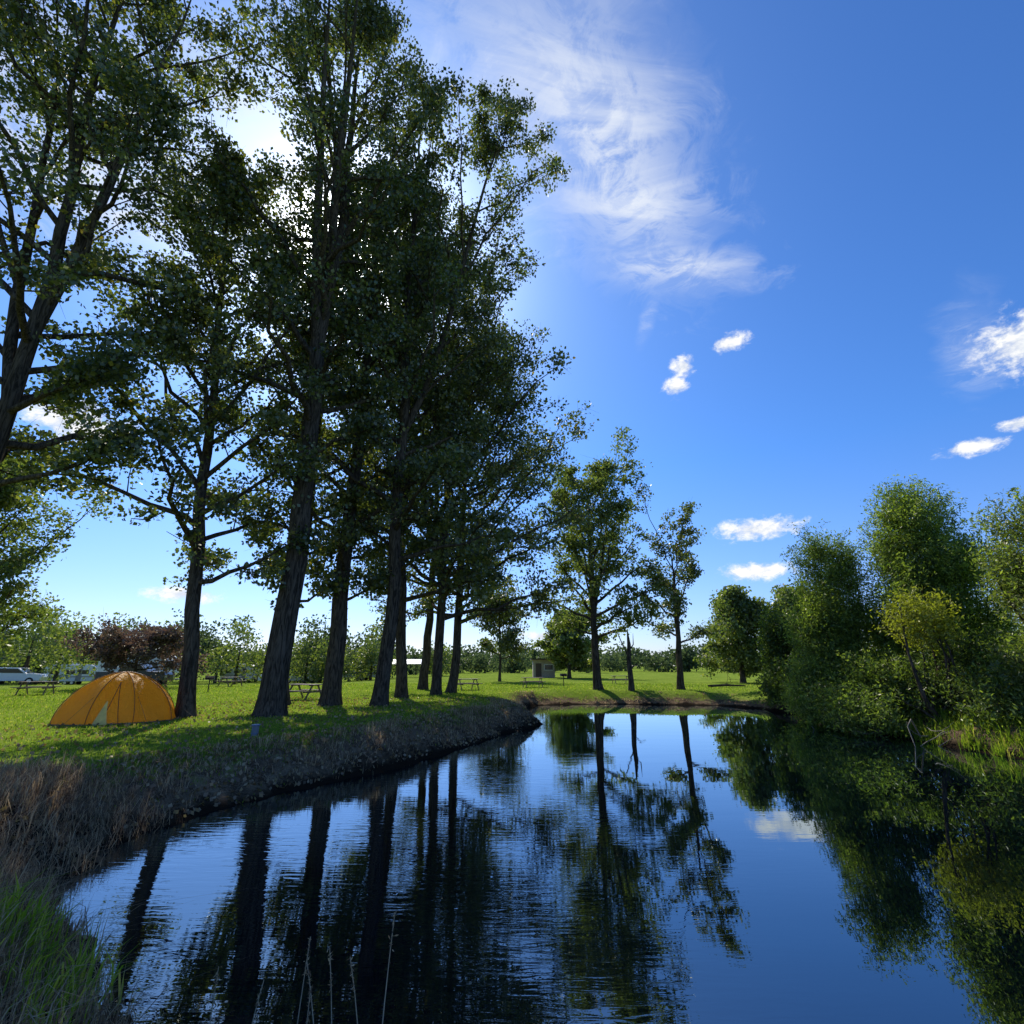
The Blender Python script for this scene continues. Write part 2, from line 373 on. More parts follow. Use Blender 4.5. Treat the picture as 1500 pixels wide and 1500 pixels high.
# lobed willow shrubs
def willow(name,bx,by,lobes,seed,mat,leaf=.15,lw=.05,dens=17,stems=5,leafn=46,sig=.2,sub=7,mat2=None):
    rng=np.random.default_rng(seed); G=Geo(); z0=float(height([bx],[by])[0])
    Cs=[];Ds=[]
    full=[]
    for (cx,cy,cz,rx,ry,rz) in lobes:
        full.append((cx,cy,cz,rx*.78,ry*.78,rz*.8,1.0))
        for k in range(sub):
            v=rng.normal(size=3); v[2]=abs(v[2])*.9 if k%2 else v[2]; v/=np.linalg.norm(v)
            s_=rng.uniform(.28,.46)
            full.append((cx+v[0]*rx*.72,cy+v[1]*ry*.72,cz+v[2]*rz*.74,rx*s_,ry*s_,rz*s_*rng.uniform(.9,1.25),1.0))
    for (cx,cy,cz,rx,ry,rz,_) in full:
        n=int(dens*(rx*ry*rz)**(2/3)*4)+3
        v=rng.normal(size=(n,3)); v/=np.linalg.norm(v,axis=1,keepdims=True)
        rr=rng.uniform(.4,1.0,n)**.6*(1+rng.normal(size=n)*.10)
        c=np.array([cx,cy,cz])+v*rr[:,None]*np.array([rx,ry,rz])
        k=c[:,2]>-.55
        c=c[k]; dd=v[k]
        Cs.append(c); Ds.append(dd)
        if len(c) and rng.random()<.8:
            tgt=c[rng.integers(len(c))]
            b=np.array([bx+rng.normal()*.5,by+rng.normal()*.4,z0-.2])
            t=np.linspace(0,1,7)[:,None]
            ctrlp=b*.45+tgt*.55; ctrlp[2]=b[2]+(tgt[2]-b[2])*.3; ctrlp[:2]+=rng.normal(size=2)*.4
            q=(1-t)**2*b+2*t*(1-t)*ctrlp+t*t*tgt; q[1:-1]+=rng.normal(size=(5,3))*.07
            G.tube(q,np.linspace(rng.uniform(.05,.1),.012,7),6,0)
    C=np.concatenate(Cs); Dd=np.concatenate(Ds)
    cnt=rng.poisson(leafn*rng.uniform(.3,1.5,len(C))); idx=np.repeat(np.arange(len(C)),cnt)
    dirs=Dd*.7+rng.normal(size=C.shape)*.35+np.array([0,0,.6]); dirs/=np.linalg.norm(dirs,axis=1,keepdims=True)
    s=rng.uniform(-.5,.75,len(idx))[:,None]
    pos=C[idx]+dirs[idx]*s+rng.normal(size=(len(idx),3))*sig*(1.1-.9*np.abs(s))
    k=pos[:,2]>-.77; pos=pos[k]; idx=idx[k]
    G.prisms(C-dirs*.5,C+dirs*.65,.007,0)
    deep=(rng.random(len(C))<.35)[idx]
    G.leaves(pos[~deep],leaf,lw,rng,1,.2); G.leaves(pos[deep],leaf,lw,rng,2,.2)
    return G.make(name,[BARK_W,mat,mat2 or mat])
willow("willow_tree",18.8,22.6,[(18.6,22.5,8.0,1.6,1.7,1.8),(18.4,22.5,6.0,2.3,2.0,2.0),(17.4,22.2,4.2,2.0,1.8,1.9),(20.2,22.5,4.6,2.0,1.8,2.4),(19.6,21.5,1.8,2.2,1.6,1.6)],31,WILLOW,mat2=WILLOW_2)
willow("willow_tree",16.0,25,[(15.6,25,6.3,1.35,1.3,1.7),(15.4,24.7,4.7,1.9,1.7,1.6),(14.5,24.4,3.0,1.5,1.6,1.4),(13.9,24.0,1.0,1.2,1.6,1.3),(16.4,23.6,2.6,1.5,1.6,1.9)],32,WILLOW,mat2=WILLOW_2)
willow("willow_tree",18.0,16.6,[(17.3,16.6,5.4,1.5,1.8,1.7),(17.4,16.2,3.4,1.6,1.6,1.7),(16.9,16.2,1.4,1.4,1.6,1.3),(19.4,15.6,4.4,2,2,2.6)],33,LEAF_L,mat2=WILLOW)
willow("sallow_shrub",15.6,19.4,[(14.8,19,3.1,.95,.9,.75)],34,WILLOW_Y,leafn=60,stems=5)
willow("bank_shrub",15.4,19.4,[(15.2,20.4,.7,1.4,1.3,1.2),(15.6,17.6,.4,1.1,1.3,.9),(16.8,19.5,1.6,1.4,1.4,1.4)],35,WILLOW_D,leafn=40,mat2=WILLOW)
willow("overhanging_willow_shrub",14.9,22.5,[(14.4,26.6,.0,1.0,1.2,.9),(13.6,24.2,-.05,1.0,1.4,.9),(13.3,22.1,.05,1.0,1.3,.95),(13.4,20.2,-.1,1.0,1.2,.75),(14.6,21.5,.9,1.3,1.5,1.2)],37,WILLOW_2,leafn=42,mat2=WILLOW)
willow("bank_shrub",17.0,33,[(17.0,33,2.9,1.4,1.5,1.9),(16.2,32.6,1.2,1.1,1.2,1.5),(18.3,31.5,2.8,1.6,1.6,2.1),(16.2,29.5,.9,1.2,1.4,1.4),(15.6,31.5,0,.8,1.2,.9)],36,WILLOW_D,leaf=.2,lw=.09,leafn=26)

# distant trees and hedge
def treeline(name,items,seed,mat,leaf=.5,n=900):
    rng=np.random.default_rng(seed); G=Geo()
    for (x,y,h,r) in items:
        z0=float(height([x],[y])[0])
        G.tube([(x,y,z0-.3),(x+.1,y,z0+h*.6)],[.02*h+.08,.05],6,0)
        k=26; ck=rng.normal(size=(k,3)); ck/=np.linalg.norm(ck,axis=1,keepdims=True); ck*=rng.uniform(.3,.95,(k,1))
        ck=ck*np.array([r,r,h*.5])+np.array([x,y,z0+h*.44])
        idx=rng.integers(0,k,n)
        p=ck[idx]+np.clip(rng.normal(size=(n,3)),-1.7,1.7)*r*.2
        p=p[p[:,2]>z0+.05]
        G.leaves(p,leaf,leaf*.7,rng,1)
    return G.make(name,[BARK,mat])
rng=np.random.default_rng(77)
items=[]
for x in np.arange(-150,-20,3.0):
    items.append((x+rng.uniform(-2,2),rng.uniform(78,100),rng.uniform(5.5,13),rng.uniform(2.8,5)))
treeline("distant_trees",items,78,FAR,.55,1200)
items=[]
for x in np.arange(-60,190,2.8):
    items.append((x+rng.uniform(-2,2),rng.uniform(120,165),rng.uniform(3,8),rng.uniform(2.4,4.8)))
treeline("distant_trees",items,79,FAR,.75,480)
items=[(x,260+rng.uniform(-20,20),rng.uniform(8,14),rng.uniform(7,11)) for x in np.arange(-420,460,7)]
treeline("distant_trees",items,80,FAR,1.7,380)
items=[(-38,58,7,3.5),(-44,60,8,4),(-50,55,9,4),(-24,72,6.5,3),(-20,76,7.5,3.2),(-56,66,11,5),(-36,70,9,4),(-30,78,9,4),(-66,60,11,5),(-13,92,6,3)]
treeline("distant_trees",items,81,LEAF_L,.36,2200)
items=[(x,rng.uniform(60,66),rng.uniform(6,9),4) for x in np.arange(32,80,5)]
treeline("distant_trees",items,82,LEAF_L,.38,1500)

# ------------------------------------------------------------------ grass
def blades(name,x,y,h,w,rng,mat,lean=.5,zoff=-.01,d=None):
    n=len(x); z=height(x,y,d)+zoff
    az=rng.uniform(0,2*PI,n); ln=h*lean*np.abs(rng.normal(size=n))
    la=rng.uniform(0,2*PI,n)
    B=np.stack([x,y,z],1); S=np.stack([np.cos(az),np.sin(az),np.zeros(n)],1)*(w/2)[:,None]
    D=np.stack([np.cos(la)*ln,np.sin(la)*ln,np.zeros(n)],1)
    Hh=np.zeros((n,3)); Hh[:,2]=h
    mid=B+D*.3+Hh*.6; tip=B+D+Hh*(1-.25*np.clip(ln/h,0,1.5))[:,None]
    V=np.stack([B-S,B+S,mid+S*.8,mid-S*.8,tip],1).reshape(-1,3)
    b=np.arange(n)[:,None]*5
    return build(name,V,[(b+np.array([0,1,2,3]),0,False),(b+np.array([3,2,4]),0,False)],[mat])
GRASS=leaf_mat("grass_blade",[(0,(.12,.20,.024)),(.6,(.21,.30,.038)),(.9,(.31,.35,.065)),(1,(.45,.40,.15))],.5,0,(1.3,1.35,.5))
FGRASS=leaf_mat("tall_grass_blade",[(0,(.16,.27,.03)),(.6,(.30,.42,.05)),(.9,(.5,.52,.12)),(1,(.6,.5,.25))],.55,0,(1.4,1.45,.5))
DRY=leaf_mat("dry_grass_blade",[(0,(.12,.08,.06)),(.35,(.27,.19,.125)),(.7,(.50,.37,.22)),(1,(.72,.57,.36))],.4,0,(1.15,1.05,.8))
rng=np.random.default_rng(101)
n=130000
az=np.radians(rng.uniform(-52,42,n)); r=np.exp(rng.uniform(math.log(6.5),math.log(55),n))
x=r*np.sin(az)*1.0; y=r*np.cos(az); d=sdist(x,y); de=shore_eff(x,y,d)
k=(de>1.1+rng.normal(size=n)*.4); x,y,d,r=x[k],y[k],d[k],r[k]
blades("lawn_grass",x,y,rng.uniform(.03,.07,len(x))*(1+r/45),.007+.0009*r,rng,GRASS,.7,d=d)
def bank(n,dmin,dmax,ymax,hs,name,mat,ws=.008,tn=18,xmin=-12,xmax=3,ymin=2.2,lean=.8,spread=.10,patchy=True):
    x=rng.uniform(xmin,xmax,n*6); y=rng.uniform(ymin,ymax,n*6); d=sdist(x,y)
    patch=np.sin(x*1.3+2*np.sin(y*.7))*np.sin(y*1.1+x*.4)
    k=(d>dmin)&(d<dmax)
    if patchy: k&=(patch>rng.uniform(-1.1,.6,len(x)))
    x,y=x[k][:n],y[k][:n]
    X=np.repeat(x,tn)+rng.normal(size=len(x)*tn)*spread; Y=np.repeat(y,tn)+rng.normal(size=len(x)*tn)*spread
    hh=np.repeat(rng.uniform(hs[0],hs[1],len(x)),tn)*rng.uniform(.4,1.1,len(X))
    D=sdist(X,Y); k=D>-.05
    blades(name,X[k],Y[k],hh[k],ws*(1+.04*np.hypot(X[k],Y[k])),rng,mat,lean,d=D[k])
bank(1500,.25,2.0,26,(.05,.2),"dry_bank_grass",DRY,lean=1.1,spread=.15)
bank(420,.6,1.8,26,(.2,.42),"dry_bank_grass",DRY,.006,24,lean=.7,spread=.12)
bank(260,.3,1.9,38,(.04,.14),"dry_bank_grass",DRY,.012,12,0,15,26)
bank(500,.9,2.4,24,(.05,.16),"green_bank_grass",GRASS,ymin=9.5)
bank(600,.0,2.0,24,(.15,.5),"right_bank_grass",GRASS,.014,12,13.5,20,12,.8)
bank(42,.1,1.7,5.0,(.25,.5),"foreground_green_grass",FGRASS,.014,26,-5.2,-2.6,3.3,.75,.09,False)
bank(150,.05,1.9,5.6,(.2,.5),"foreground_dry_grass",DRY,.007,24,-6,-2.0,3.0,1.1,.13,False)
bank(800,.05,3.2,9.5,(.15,.42),"foreground_dry_grass",DRY,.006,24,-10,-2.4,3.0,1.0,.16,False)
n=9000
x=rng.uniform(-14,3,n*6); y=rng.uniform(4,30,n*6); d=sdist(x,y); k=(d>.1)&(rng.random(n*6)<np.where(d<2.2,1,.16)); x,y,d=x[k][:n],y[k][:n],d[k][:n]
G=Geo(); C=np.stack([x,y,height(x,y,d)+.015+rng.uniform(0,.03,len(x))],1); G.leaves(C,.10,.075,rng,0)
FL=leaf_mat("fallen_leaf",[(0,(.13,.08,.05)),(.6,(.27,.18,.11)),(1,(.45,.33,.2))],.25,.03)
G.make("fallen_leaves",[FL])
G=Geo()
for (sx_,sy_,hh) in [(-.72,3.45,1.22),(-.78,3.5,1.05),(-.98,3.6,1.1),(-1.08,3.7,1.0),(-1.28,3.75,1.05),(-1.15,3.55,.85),(-.35,3.4,.75),(-1.9,4.0,.75),(1.38,3.1,.8),(-1.6,3.8,.7),(.45,3.3,.62)]:
    z=float(height([sx_],[sy_])[0])
    lx,ly=rng.normal()*.07,rng.normal()*.05
    t=np.linspace(0,1,7)
    G.tube(np.stack([sx_+lx*t**2,sy_+ly*t**2,z+hh*t],1),np.interp(t,[0,1],[.005,.0022]),5,0)
    tt=rng.uniform(.82,1.0,26); c=np.stack([sx_+lx*tt**2,sy_+ly*tt**2,z+hh*tt],1)+rng.normal(size=(26,3))*.006
    G.leaves(c,.03,.007,rng,1,-.8)
G.make("reed_stalks",[plain("reed_stem",(.42,.32,.2),.7),DRY])

G=Geo()
def twigset(o,n,L):
    for k in range(n):
        d=nrm(rng.normal(size=3)*np.array([1,.6,.5])+np.array([-.4,-.3,.5])); p=np.array(o)+rng.normal(size=3)*.25
        q=[p]; 
        for s in range(5): d=nrm(d+rng.normal(size=3)*.25+np.array([0,0,-.08])); q.append(q[-1]+d*L/5)
        G.tube(q,np.linspace(.016,.004,6),5,0)
twigset((13.6,20.6,-.7),5,1.2); twigset((13.6,18.2,-.7),6,1.2); twigset((12.7,22.3,-.6),4,1.0)
G.tube([(13.7,18.6,-.6),(13.2,18.2,.0),(12.9,18,-.2),(12.95,17.9,-.85)],[.025,.02,.016,.012],6,0)
G.make("dead_branches",[plain("bleached_wood",(.2,.17,.13),.8)])
G=Geo(); twigset((17.5,44,.1),8,1.6); G.tube([(16,44,.1),(17.5,44.1,.18),(19,44,.12)],[.1,.09,.05],7,0); G.make("fallen_branch",[BARK])

# ------------------------------------------------------------------ tent
def tent(x,y,rz):
    z0=float(height([x],[y])[0]); E=empty("dome_tent",(x,y,z0+.0),rz)
    Mt,nt,out=newmat("orange_tent_fabric")
    tc=nt.nodes.new("ShaderNodeTexCoord"); nz=NOISE(nt,tc.outputs["Object"],3.0,4,.6,.5)
    nf=NOISE(nt,MAP(nt,tc.outputs["Object"],(1,1,.35)),9,3,.6,1.5)
    c=MIX(nt,nz,(.82,.42,.012,1),(.93,.55,.03,1))
    df=N(nt,"ShaderNodeBsdfPrincipled"); nt.links.new(c,df.inputs["Base Color"]); df.inputs["Roughness"].default_value=.5
    bn=BUMP(nt,nf,.8,.07); nt.links.new(bn,df.inputs["Normal"])
    tr=N(nt,"ShaderNodeBsdfTranslucent"); nt.links.new(c,tr.inputs[0]); nt.links.new(bn,tr.inputs["Normal"])
    mx=N(nt,"ShaderNodeMixShader"); mx.inputs[0].default_value=.58; nt.links.new(df.outputs[0],mx.inputs[1]); nt.links.new(tr.outputs[0],mx.inputs[2]); nt.links.new(mx.outputs[0],out.inputs[0])
    Rx,Ry,H=1.66,1.28,1.50
    nA,nH=96,26
    ridges=np.radians([28,90-20,90+20,152,208,250,290,332])
    V=[];
    def surf(a,t):
        ang=t*PI/2
        prof=math.cos(ang)**1.12; zz=H*math.sin(ang)**1.1
        c,s=math.cos(a),math.sin(a); e=2.3
        rr=1/((abs(c)**e+abs(s)**e)**(1/e))
        dd=np.min(np.abs((a-ridges+PI)%(2*PI)-PI)); sag=min(dd/.30,1.0)
        rr*=1-.12*math.sin(min(sag,1)*PI/2)*math.sin(ang*2*.8+.25)
        return (Rx*rr*prof*c,Ry*rr*prof*s,zz-.03*math.sin(sag*PI/2)*math.sin(PI*t))
    A=np.linspace(0,2*PI,nA,endpoint=False); T=np.linspace(0,.985,nH)
    for t in T:
        for a_ in A: V.append(surf(a_,t))
    F=[[i*nA+j,i*nA+(j+1)%nA,(i+1)*nA+(j+1)%nA,(i+1)*nA+j] for i in range(nH-1) for j in range(nA)]
    G=Geo(); G.add(V,F,0,True); top=np.array(V[-nA:]); G.add(np.vstack([top,top.mean(0)+[0,0,.01]]),[[q,(q+1)%nA,nA] for q in range(nA)],0,True)
    G.make("rain_fly",[Mt],parent=E)
    G=Geo()
    for a_ in ridges: 
        p=np.array([surf(a_,t) for t in np.linspace(0,.98,22)]); p*=1.006
        G.tube(p,.013,6,0)
    G.make("pole_sleeves",[plain("pole_sleeve_orange",(.35,.13,.01),.6)],parent=E)
    G=Geo()
    for a_,b_ in ((math.radians(262),.62),(math.radians(278),.62)):
        p=np.array([surf(a_+(math.radians(270)-a_)*t/.62,t) for t in np.linspace(0,b_,14)])*1.012
        G.tube(p,.009,5,0)
    for a_ in np.radians([20,160,200,340,245,295]):
        b=np.array(surf(a_,.02)); dr=np.array([math.cos(a_),math.sin(a_),0]); up=np.array(surf(a_,.38))
        G.tube([up,b+dr*.75+np.array([0,0,-.02])],.004,4,0)
        G.cyl(b+dr*.75+[0,0,.06],b+dr*.78+[0,0,-.08],.008,6,0)
    G.make("guy_lines_and_zip",[plain("dark_cord",(.05,.04,.03),.7)],parent=E)
    G=Geo()
    base=np.array([surf(a_,0) for a_ in A]); G.tube(np.vstack([base,base[:1]])*np.array([1.0,1.0,1])+[0,0,.02],.02,6,0)
    G.make("ground_hem",[plain("hem_grey",(.16,.13,.09),.8)],parent=E)
    G=Geo(); P_=[]
    for t in np.linspace(.0,.33,8):
        w=math.radians(6.5*(1-t/.36))
        for s in (-1,0,1): 
            q=np.array(surf(math.radians(262)+s*w,t)); q[:2]*=1.02; P_.append(q+[0,-.01,0])
    F=[[i*3+j,i*3+j+1,(i+1)*3+j+1,(i+1)*3+j] for i in range(7) for j in range(2)]
    G.add(P_,F,0,True); G.make("door_panel",[plain("pale_tent_panel",(.88,.58,.14),.5)],parent=E)
tent(-12.65,17.6,math.radians(28))

# ------------------------------------------------------------------ small outdoor objects
WOOD=plain("weathered_wood",(.20,.15,.105),.85,noise=.35,scale=12)
def picnic(x,y,rz):
    G=Geo()
    for k in range(5): G.box((0,-.30+.15*k,.75),(1.8,.14,.04))
    for s in (-1,1):
        for k in range(2): G.box((0,s*(.62+.15*k),.45),(1.8,.14,.04))
        G.box((s*.62,0,.708),(.05,.72,.04)); G.box((s*.62,0,.40),(.05,1.5,.09))
        for q in (-1,1): G.box((s*.67,q*.42,.36),(.04,.09,.86),rx=q*.55)
    G.make("picnic_table",[WOOD],loc=(x,y,float(height([x],[y])[0])),rotz=rz)
picnic(1.7,44,.2); picnic(-3.3,39.5,.5); picnic(-29,33,.3); picnic(-10.9,28.5,-.4); picnic(10.5,52,.1); picnic(-24,46,1.2)
G=Geo(); G.cyl((0,0,-.1),(0,0,.24),.085,14,0); G.cyl((0,0,.24),(0,0,.275),.10,14,1); G.cyl((0,0,.05),(0,0,.08),.09,14,1)
G.make("marker_post",[plain("grey_plastic",(.16,.18,.21),.5),plain("blue_cap",(.10,.15,.24),.4)],loc=(-6.5,14,float(height([-6.5],[14])[0])))
def grill(x,y,rz):
    G=Geo(); G.cyl((0,0,-.1),(0,0,.8),.035,10,0); G.box((0,0,.82),(.5,.4,.03)); G.box((0,.2,.93),(.5,.02,.22)); G.box((-.25,0,.93),(.02,.4,.22)); G.box((.25,0,.93),(.02,.4,.22))
    for k in range(8): G.cyl((-.23,-.17+k*.045,.97),(.23,-.17+k*.045,.97),.006,5)
    G.make("park_grill",[plain("black_iron",(.03,.03,.03),.6,.6)],loc=(x,y,float(height([x],[y])[0])),rotz=rz)
grill(-20.2,36,.4); grill(4.5,47,.2)

# vehicles
WHITE=plain("white_paint",(.78,.78,.76),.3,noise=.03); DARKP=plain("dark_blue_paint",(.02,.03,.055),.25); GREYP=plain("silver_paint",(.3,.32,.34),.3,.3)
GLASS=plain("dark_glass",(.02,.025,.03),.08); RUB=plain("rubber",(.02,.02,.02),.8); STR=plain("stripe_grey",(.28,.25,.22),.4); CHR=plain("rim_metal",(.5,.5,.5),.3,.8)
def extr(G,prof,w,mi,inset=.08):
    P=np.array(prof,float); c=P.mean(0); n=len(P); ys_=[-w/2,-w/2+inset,w/2-inset,w/2]; sc=[.965,1,1,.965]
    V=[]
    for yy,s in zip(ys_,sc):
        Q=(P-c)*s+c
        V+= [(q[0],yy,q[1]) for q in Q]
    F=[[k*n+i,k*n+(i+1)%n,(k+1)*n+(i+1)%n,(k+1)*n+i] for k in range(3) for i in range(n)]
    G.add(V,F,mi,False)
    for k in (0,3):
        ring=np.array(V[k*n:(k+1)*n]); cc=ring.mean(0); G.add(np.vstack([ring,cc]),[[i,(i+1)%n,n] for i in range(n)],mi,False)
def wheels(G,xs_,w,r):
    for xx in xs_:
        for s in (-1,1):
            G.cyl((xx,s*(w/2-.12),r),(xx,s*(w/2+.02),r),r,18,2); G.cyl((xx,s*(w/2+.02),r),(xx,s*(w/2+.035),r),r*.55,12,4)
def car(name,x,y,rz,paint,van=False,truck=False):
    G=Geo()
    if truck: prof=[(-2.7,.45),(2.7,.45),(2.75,.95),(2.6,1.15),(1.3,1.22),(.6,1.85),(-.75,1.88),(-1.0,1.2),(-2.7,1.2)]
    else: prof=[(-2.2,.35),(2.2,.35),(2.3,.7),(2.1,.95),(1.1,1.05),(.4,1.55),(-1.2,1.6),(-2.0,1.15),(-2.25,.9)]
    extr(G,prof,1.85,0)
    for s in (-1,1):
        yy=s*.935
        if truck: q=[(.95,1.24),(.5,1.76),(-.62,1.79),(-.82,1.24)]
        else: q=[(.9,1.06),(.35,1.47),(-1.1,1.5),(-1.7,1.12)]
        G.add([(a_,yy,b_) for a_,b_ in q],[[0,1,2,3]],1)
    if truck: G.add([(1.27,-.75,1.28),(1.27,.75,1.28),(.68,.68,1.82),(.68,-.68,1.82)],[[0,1,2,3]],1)
    else: G.add([(1.08,-.75,1.1),(1.08,.75,1.1),(.47,.66,1.53),(.47,-.66,1.53)],[[0,1,2,3]],1)
    wheels(G,(-1.6,1.6) if truck else (-1.35,1.4),1.85,.38 if truck else .33)
    for s in (-1,1): G.box((2.3 if not truck else 2.75,s*.7,.8),(.06,.3,.14),4); G.box((-2.26 if not truck else -2.72,s*.78,.9),(.05,.14,.2),3)
    G.make(name,[paint,GLASS,RUB,plain("tail_red",(.4,.02,.02),.3),CHR],loc=(x,y,float(height([x],[y])[0])),rotz=rz)
def trailer(x,y,rz,L=6.2):
    h=L/2; G=Geo()
    extr(G,[(-h,.5),(h-.5,.5),(h,1.1),(h-.05,1.9),(h-.5,2.6),(h-1.0,2.75),(-h+.3,2.75),(-h,2.5)],2.3,0,.1)
    for s in (-1,1):
        yy=s*1.158
        for (cx,w_) in ((h-1.4,.9),(0,1.1),(-h+1.2,1.0)): G.box((cx,yy,1.75),(w_,.02,.55),1)
        G.box((0,yy,1.12),(L*.93,.018,.14),3)
    G.box((1.05,-1.16,1.45),(.65,.02,1.75),3); G.box((1.05,-1.175,1.8),(.4,.01,.5),1)
    wheels(G,(-.4,.4),2.2,.33)
    G.tube([(h-.4,0,.5),(h+1.0,0,.5)],.05,6,4); G.cyl((h+.8,0,0),(h+.8,0,.5),.04,8,4); G.box((0,0,2.86),(.8,.7,.2),0)
    G.make("travel_trailer",[WHITE,GLASS,RUB,STR,CHR],loc=(x,y,float(height([x],[y])[0])),rotz=rz)
trailer(-35.5,51,.1); car("pickup_truck",-32.6,46.5,.15,DARKP,truck=True)
trailer(-44.5,88,.05,5.4); car("parked_car",-38,86,.2,WHITE); trailer(-24,86,0,7); trailer(-62,76,.3); car("parked_car",-33,84,2.9,GREYP); car("parked_car",-48,52,.4,WHITE)
G=Geo()
for sx_ in (-3,0,3):
    for sy_ in (-1.5,1.5): G.cyl((sx_,sy_,0),(sx_,sy_,2.1),.04,8,1)
G.add([(-3.2,-1.7,2.1),(3.2,-1.7,2.1),(3.2,1.7,2.1),(-3.2,1.7,2.1),(-3.2,0,2.8),(3.2,0,2.8)],[[0,1,5,4],[2,3,4,5]],0); G.add([(-3.2,-1.7,2.1),(-3.2,1.7,2.1),(-3.2,0,2.8),(3.2,-1.7,2.1),(3.2,1.7,2.1),(3.2,0,2.8)],[[0,1,2],[3,4,5]],0)
G.make("white_canopy_tent",[WHITE,CHR],loc=(-17,84,float(height([-17],[84])[0])),rotz=.1)
G=Geo()
G.box((0,0,1.25),(3.2,2.6,2.5),0); G.box((0,-.1,2.58),(3.8,3.3,.16),1)
G.box((-.8,-1.306,1.0),(.85,.03,2.0),1); G.box((.7,-1.306,1.45),(1.2,.03,.7),2)
for s in (-.65,.65): G.box((.7+s,-1.31,1.45),(.08,.05,.85),3)
G.box((.7,-1.31,1.85),(1.38,.05,.08),3); G.box((.7,-1.31,1.05),(1.38,.05,.08),3)
G.make("park_shelter_building",[plain("tan_siding",(.42,.34,.26),.7),plain("brown_roof",(.10,.06,.045),.7),GLASS,WHITE],loc=(4.7,80,float(height([4.7],[80])[0])))

# ------------------------------------------------------------------ sun + sky
AZ=math.radians(-21.5); EL=math.radians(41.2)
S=Vector((math.sin(AZ)*math.cos(EL),math.cos(AZ)*math.cos(EL),math.sin(EL)))
sl=bpy.data.lights.new("sun",'SUN'); sl.energy=5.0; sl.angle=math.radians(.5); sl.color=(1,.95,.86)
so=bpy.data.objects.new("sun",sl); link(so); so.rotation_euler=S.to_track_quat('Z','Y').to_euler(); so.location=(-20,50,60)

w=bpy.data.worlds.new("World"); scene.world=w; w.use_nodes=True; nt=w.node_tree; nt.nodes.clear()
out=nt.nodes.new("ShaderNodeOutputWorld")
STR_=.15
bgA=nt.nodes.new("ShaderNodeBackground"); bgA.inputs[1].default_value=STR_
bgB=nt.nodes.new("ShaderNodeBackground"); bgB.inputs[1].default_value=STR_
sky=nt.nodes.new("ShaderNodeTexSky"); sky.sky_type='NISHITA'; sky.sun_disc=False; sky.sun_elevation=EL; sky.sun_rotation=AZ
sky.ozone_density=2.0; sky.dust_density=.4; sky.air_density=1.0
tc=nt.nodes.new("ShaderNodeTexCoord"); D=tc.outputs["Generated"]
sp=nt.nodes.new("ShaderNodeSeparateXYZ"); nt.links.new(D,sp.inputs[0]); X_,Y_,Z_=sp.outputs
tint=MIX(nt,MR(nt,Z_,.0,.36,0,1,False),(.62,.70,1.04,1),(.38,.72,1.2,1))
skyc=MIX(nt,1.0,sky.outputs[0],tint,'MULTIPLY')
dp=nt.nodes.new("ShaderNodeVectorMath"); dp.operation='DOT_PRODUCT'; nt.links.new(D,dp.inputs[0]); dp.inputs[1].default_value=S
dpc=M(nt,'MAXIMUM',dp.outputs["Value"],0.0)
aur=M(nt,'ADD',M(nt,'MULTIPLY',M(nt,'POWER',dpc,400.0),160.0),M(nt,'ADD',M(nt,'MULTIPLY',M(nt,'POWER',dpc,50.0),9.0),M(nt,'MULTIPLY',M(nt,'POWER',dpc,9.0),.9)))
ac=nt.nodes.new("ShaderNodeCombineXYZ"); nt.links.new(aur,ac.inputs[0]); nt.links.new(M(nt,'MULTIPLY',aur,.99),ac.inputs[1]); nt.links.new(M(nt,'MULTIPLY',aur,.95),ac.inputs[2])
base=MIX(nt,1.0,skyc,ac.outputs[0],'ADD')
zc=M(nt,'MAXIMUM',Z_,.05); cb=nt.nodes.new("ShaderNodeCombineXYZ")
nt.links.new(M(nt,'DIVIDE',X_,zc),cb.inputs[0]); nt.links.new(M(nt,'DIVIDE',Y_,zc),cb.inputs[1])
PC=cb.outputs[0]
def ell(cx,cy,ang,a_,b_):
    v=nt.nodes.new("ShaderNodeVectorMath"); v.operation='SUBTRACT'; nt.links.new(PC,v.inputs[0]); v.inputs[1].default_value=(cx,cy,0)
    r_=nt.nodes.new("ShaderNodeVectorRotate"); r_.rotation_type='Z_AXIS'; nt.links.new(v.outputs[0],r_.inputs[0]); r_.inputs["Angle"].default_value=-ang
    s_=nt.nodes.new("ShaderNodeVectorMath"); s_.operation='MULTIPLY'; nt.links.new(r_.outputs[0],s_.inputs[0]); s_.inputs[1].default_value=(1/a_,1/b_,0)
    l_=nt.nodes.new("ShaderNodeVectorMath"); l_.operation='LENGTH'; nt.links.new(s_.outputs[0],l_.inputs[0])
    return l_.outputs["Value"]
ang=math.atan2(.55,.42)
E1=ell(.20,.80,ang,.52,.19); E1b=ell(.42,1.10,.15,.28,.12); E2=ell(-.75,.85,.6,.6,.45); E3=ell(1.55,1.5,.8,.5,.12); E4=ell(.41,1.32,1.5,.16,.03)
cn=NOISE(nt,MAP(nt,PC,(2.2,6.0,1),rot=(0,0,-ang)),1.0,6,.62,1.0)
cn2=NOISE(nt,MAP(nt,PC,(1,1,1),loc=(3,1,0)),7.0,7,.68,1.3)
e1=MR(nt,M(nt,'ADD',E1,M(nt,'MULTIPLY',M(nt,'SUBTRACT',cn2,.5),2.0)),.1,1.25,1,0)
e1b=MR(nt,M(nt,'ADD',E1b,M(nt,'MULTIPLY',M(nt,'SUBTRACT',cn2,.5),2.2)),.1,1.2,.95,0)
e2=MR(nt,M(nt,'ADD',E2,M(nt,'MULTIPLY',M(nt,'SUBTRACT',cn,.5),1.3)),.2,1.1,.9,0)
